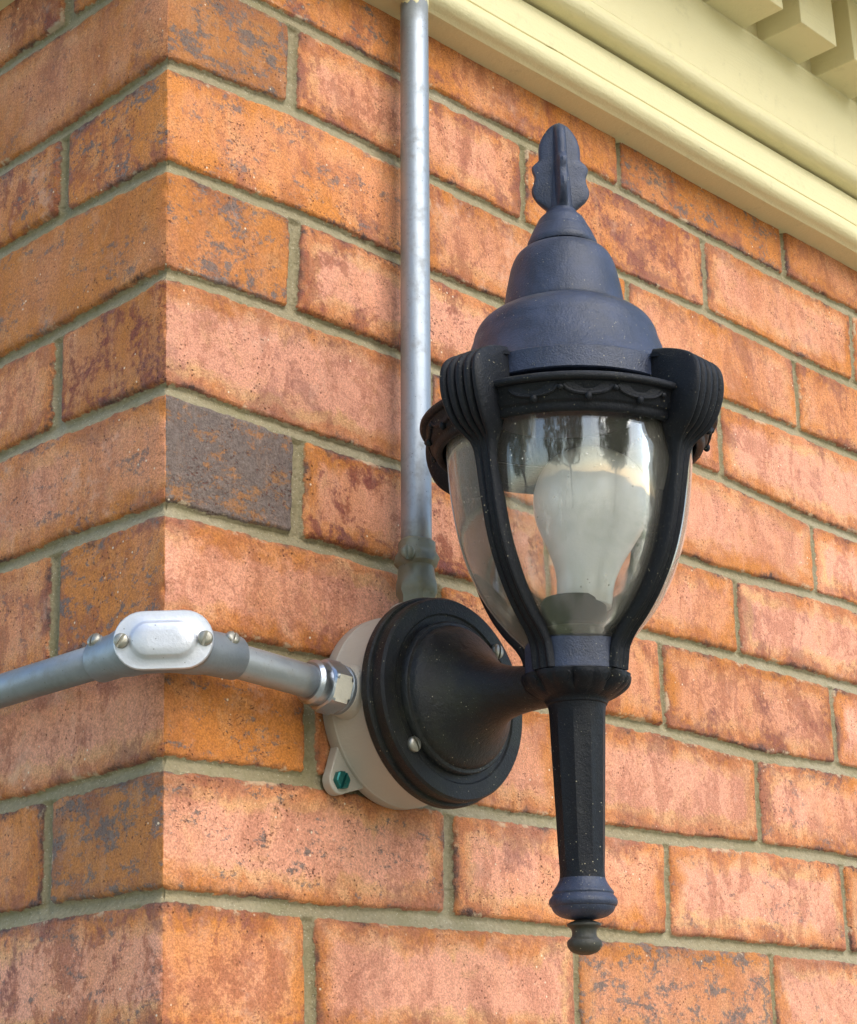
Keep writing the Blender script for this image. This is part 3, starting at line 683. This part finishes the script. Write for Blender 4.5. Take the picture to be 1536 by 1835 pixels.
# ribs with fluted shoulders
def rib(phi):
    pth = [(28.4, 6.9, 6.8, 5), (29.2, 12, 6.6, 5), (30.6, 19, 6.4, 5), (35.4, 26, 6.0, 6), (42.2, 33, 5.7, 7), (50.4, 43.5, 5.6, 7.5), (57.6, 56, 5.6, 8), (62.8, 68.5, 5.6, 8), (66.8, 83, 5.6, 8),
           (69.6, 98, 5.8, 8), (71.6, 110, 6.2, 8), (73.4, 117, 7.4, 10), (76.6, 121.0, 9.2, 13), (80.6, 124.8, 11.0, 18), (84.2, 129.5, 12.4, 22), (87.0, 135.5, 13.2, 24), (88.9, 142.5, 13.6, 24), (89.4, 149.5, 13.4, 24),
           (88.2, 155.0, 13.0, 21), (84.4, 159.2, 12.6, 17), (78.0, 162.6, 12.2, 12), (70.5, 165.2, 11.8, 7), (62.6, 166.8, 11.4, 3)]
    a = R(phi); rad = A0*math.cos(a)+B0*math.sin(a); tan = -A0*math.sin(a)+B0*math.cos(a)
    # resample
    P_ = []; K = 4
    for i in range(len(pth)-1):
        q0, q1, q2, q3 = [Vector(pth[min(max(j, 0), len(pth)-1)]) for j in (i-1, i, i+1, i+2)]
        for j in range(K):
            t = j/K; P_.append(.5*((2*q1)+(q2-q0)*t+(2*q0-5*q1+4*q2-q3)*t*t+(3*q1-q0-3*q2+q3)*t**3))
    P_.append(Vector(pth[-1])); rings = []
    for i, q in enumerate(P_):
        qa, qb = P_[max(i-1, 0)], P_[min(i+1, len(P_)-1)]
        dt = Vector((qb[0]-qa[0], qb[1]-qa[1])).normalized(); nr, nt = dt.y, -dt.x     # outward normal in (r,t)
        blk_ = min(1, max(0, (q[2]-6.4)/5.0)); ring_ = []
        M_ = 40
        for m_ in range(M_+1):
            x = -1+2*m_/M_
            rail = 1.5*max(0, 1-abs(abs(x)-.72)/.25)**.7+1.0*max(0, 1-abs(x)/.3) - .6
            flute = 2.7*abs(math.sin(PI*2.5*(x+1)))**.7 - 1.0
            h = rail*(1-blk_)+flute*blk_
            edge = -2.2*max(0, (abs(x)-.86)/.14)**2
            hh = h+edge
            base = O+U*(q[1]+nt*hh)+rad*(q[0]+nr*hh)+tan*(q[2]*x); ring_.append(base)
        for x in (1.0, .8, -.8, -1.0):
            dp_ = q[3]*(.55 if abs(x) == 1 else 1)
            ri, ti = q[0]-nr*dp_, q[1]-nt*dp_
            kk = min(1, max(0, (q[1]-132)/16)); r1 = min(66*(1-kk)+61.5*kk, q[0]-.6); rj, tj = r1+(q[0]-r1)*(.5 if abs(x) == 1 else 0), min(q[1], 165.5)
            bk = min(1, max(0, (q[1]-88)/22)); ri, ti = ri*(1-bk)+rj*bk, ti*(1-bk)+tj*bk
            ring_.append(O+U*ti+rad*ri+tan*(q[2]*x*.99))
        rings.append(ring_)
    g = G(); g.sweep(rings); sharp(g.build('rib', BLK, lan), 50)
for ph in RIBS: rib(ph)
# frieze ring, moulded, with swags between the ribs
g = G()
g.lathe(smooth_prof([(67.8, 131), (67.4, 128.6), (68.8, 127.2), (70.8, 127.4), (71.8, 129.0), (72.3, 131.0), (73.2, 131.8)], 3)+[(74.0, 132.6), (75.8, 140.0)]+smooth_prof([(76.4, 140.8), (78.6, 141.2), (79.6, 142.6), (79.0, 144.6), (76, 146), (70, 147.4), (62, 150.5), (56, 152.4), (49, 153)], 3)+[(46, 153), (48, 151), (60, 146.5), (68, 144), (69.5, 132), (67.8, 131)], FR, 128, cap=(False, False))
for q in RIBS:
    for j in range(3):
        cphi = q+45.3+(j-1)*21.0
        pts = []
        for i in range(13):
            x = -1+2*i/12; t = 139.8-5.4*math.sqrt(max(0, 1-x*x*.98)); ph = cphi+x*9.6
            rr = 74.1+(t-132.6)*.24+.35; pts.append(at(rr, ph, t))
        g.tube(pts, 1.05, 8)
        g.ball(at(74.9, cphi, 133.0), 1.9, 8, (1, 1, 1.3))
        g.ball(at(76, cphi+10.5, 137.6), 1.6, 8)
        # filled lobe inside the swag, slightly proud
        g.sweep([[at(74.1+(t_-132.6)*.24+o_, cphi+x_*9.0, t_) for x_, t_ in [(-1, 140), (-.86, 137.2), (-.55, 135.4), (0, 134.6), (.55, 135.4), (.86, 137.2), (1, 140)]] for o_ in (-.5, .55)])
sharp(g.build('frieze_ring', BLK, lan), 40)
# glass bowl
g = G(); gp = smooth_prof([(25.0, 21), (29.0, 25.5), (35.2, 32), (44.0, 43.5), (51.0, 56), (55.9, 68), (59.8, 82), (62.6, 97), (64.4, 112), (65.4, 126), (65.8, 142)], 5)
g.lathe(gp+[(r_-1.6, t) for r_, t in gp[::-1]], FR, 120, cap=(False, False)); g.build('glass_bowl', GLASS, lan)
# lid
g = G(); g.lathe([(50, 153.6), (61.6, 153.8), (62.4, 154.4), (61.8, 165.8), (61.1, 166.5), (59.8, 166.8)]
    + smooth_prof([(59.8, 167.1), (58.8, 168.8), (56.4, 173.6), (54.0, 179.5), (52.0, 185.5), (50.3, 190.5), (49.2, 195), (46.4, 200), (41.8, 204.0), (37.2, 206.5), (34.0, 207.6)], 5)
    + smooth_prof([(33.0, 207.8), (33.2, 209.6), (32.6, 214), (31.6, 221), (30.4, 227), (28.6, 235), (26, 241), (22.4, 244.6), (18.4, 246)], 5) + [(12, 246.4)], FR, 128)
# concave flare between the band and the shoulder, as cast
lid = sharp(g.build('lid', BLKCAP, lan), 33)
g = G(); g.lathe([(12, 245), (19.0, 247), (19.4, 248), (19.2, 250.4)]+smooth_prof([(18.6, 251.4), (17.6, 254), (15.8, 258)], 3)+smooth_prof([(15.2, 258.6), (14.4, 260.6), (12.4, 264.6), (9.6, 267.4), (8.2, 270)], 4)+[(5, 272)], FR, 72)
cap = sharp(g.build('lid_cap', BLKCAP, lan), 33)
# four-finned leaf finial
prf = [(268, 6.5), (271, 8.6), (273.5, 11.6), (276.5, 14.4), (280, 16.0), (283.5, 16.0), (287, 14.9), (290.5, 14.5), (293.6, 15.5), (296.5, 15.8), (298.6, 14.3), (300.6, 12.1), (303, 11.7), (307, 11.8), (311, 11.2), (315, 9.8), (318.5, 7.8), (321.5, 5.2), (323.4, 2.6), (324, .4)]
g = G()
g.tube([at(0, 0, t) for t in (268, 275, 285, 300, 312, 320)], [7, 6.8, 6.6, 5.4, 4.2, 2.4], 16)
for q in range(4):
    ph = 4+q*90; a = R(ph); rad = A0*math.cos(a)+B0*math.sin(a); tan = -A0*math.sin(a)+B0*math.cos(a)
    rings = []
    for t, wdt in smooth_prof(prf, 3):
        wdt = max(wdt, .3)
        rg = []
        for x, th_ in [(0, 5.2), (.25, 4.0), (.5, 3.2), (.8, 2.7), (.95, 1.8), (1, 0), (.95, -1.8), (.8, -2.7), (.5, -3.2), (.25, -4.0), (0, -5.2)]:
            rg.append(O+U*t+rad*(wdt*x)+tan*(th_*min(1, .35+wdt/8)))
        rings.append(rg)
    g.sweep(rings)
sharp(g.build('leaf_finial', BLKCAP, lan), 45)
# bulb and socket
g = G(); g.lathe([(17.5, 22), (17.5, 31), (17.2, 31.6), (17.0, 33), (17.0, 45.5), (16, 47.4), (13, 47.6)], FR, 56); sk = sharp(g.build('socket', SOCK, lan), 35)
g = G(); g.lathe([(20, 20), (21.0, 24), (21.0, 29), (19.6, 30.4), (17.4, 30.6)], FR, 56); g.build('gasket', GASK, sk)
bU = (U+B0*.098-A0*.01).normalized(); bO = O+U*46.5+B0*5.6
bA = (A0-bU*A0.dot(bU)).normalized()
g = G(); g.lathe(smooth_prof([(14.2, -2), (14.6, 2), (14.9, 8), (16.2, 15), (19.6, 24), (24.2, 33), (28.4, 42), (30.4, 51), (30.2, 60), (27.4, 69), (21.8, 76.5), (14, 81.2), (6, 83.3), (.3, 83.8)], 5), (bO, bU, bA, bU.cross(bA)), 72)
g.build('bulb', BULBM, lan)

# ------------------------------------------------------------------ ground and garden behind the viewer
def mat_ground():
    t = NT('pale_garden_ground'); P = t.obj()
    n = t.noise(P, .6, 5, .6); m = t.noise(P, 14, 5, .7)
    c = t.mix(t.ss(n, .42, .58), (.60, .54, .40), (.10, .14, .05))
    c = t.mix(t.math('MULTIPLY', m, .5), c, (.30, .27, .17)); t.set(Base_Color=c, Roughness=.9); return t.m
me = bpy.data.meshes.new('ground'); Rg = 150
me.from_pydata([(-Rg, -Rg, GZ*S), (Rg, -Rg, GZ*S), (Rg, Rg, GZ*S), (-Rg, Rg, GZ*S)], [], [(0, 1, 2, 3)])
me.materials.append(mat_ground()); go = bpy.data.objects.new('ground', me); COL.objects.link(go); go['kind'] = 'structure'

def mat_leaf(name, a, b):
    t = NT(name); P = t.obj(); n = t.noise(P, 2.5, 4, .6)
    t.set(Base_Color=t.mix(n, a, b), Roughness=.5); t.b.inputs['Transmission Weight'].default_value = 0; return t.m
BARK = mat_plain('bark', (.13, .10, .07), .9)
def tree(x, y, h, r_, label, lm, seed):
    rs = random.Random(seed); t = empty('garden_tree', (x*1000, y*1000, GZ), label, 'tree', None)
    g = G(); top = h*.7
    g.tube([Vector((rs.uniform(-.1, .1)*i, rs.uniform(-.1, .1)*i, i*top/5))*1000 for i in range(6)], [h*22*(1-.13*i) for i in range(6)], 10)
    cl = []
    for k_ in range(18):
        a = rs.uniform(0, 2*PI); hh = rs.uniform(.45, .97)*h; rr = r_*rs.uniform(.25, .85)*(1-.5*abs(hh/h-.7))
        c = Vector((rr*math.cos(a), rr*math.sin(a), hh)); cl.append((c, r_*rs.uniform(.28, .48)))
        g.tube([Vector((0, 0, hh*.6))*1000, (Vector((0, 0, hh*.6))*.5+c*.5+Vector((0, 0, -.05*h)))*1000, c*1000], [h*9, h*6, h*2], 6)
    g.build('trunk', BARK, t)
    v = []; f = []
    for c, cr in cl:
        for _ in range(520):
            d_ = Vector((rs.gauss(0, 1), rs.gauss(0, 1), rs.gauss(0, 1))).normalized()*cr*rs.uniform(.5, 1)**.5
            p = c+d_; a = Vector((rs.gauss(0, 1), rs.gauss(0, 1), rs.gauss(0, 1))).normalized(); b = a.orthogonal().normalized()
            sz = rs.uniform(.08, .19); n_ = len(v)
            v += [(p-a*sz)*1000, (p-b*sz*.5)*1000, (p+a*sz)*1000, (p+b*sz*.5)*1000]; f.append((n_, n_+1, n_+2, n_+3))
    link('crown', v, f, lm, t, smooth=False)
LM1 = mat_leaf('leaf_dark', (.035, .075, .018), (.09, .15, .03)); LM2 = mat_leaf('leaf_light', (.07, .12, .02), (.16, .21, .05))
tree(-7.0, -6.2, 7.5, 3.3, 'dark leafy garden tree facing the corner of the house', LM1, 3)
tree(-1.0, -9.5, 6.2, 2.9, 'pale green garden tree standing out from the right wall', LM2, 5)
tree(8.5, -9.5, 7.2, 3.4, 'broad green garden tree added unseen beyond the right wall to darken the glass reflection', LM1, 12)  # added out of view to block a bright sky reflection in the glass
tree(-9.5, 0.5, 7.5, 3.2, 'tall dark garden tree standing out from the left wall', LM1, 8)
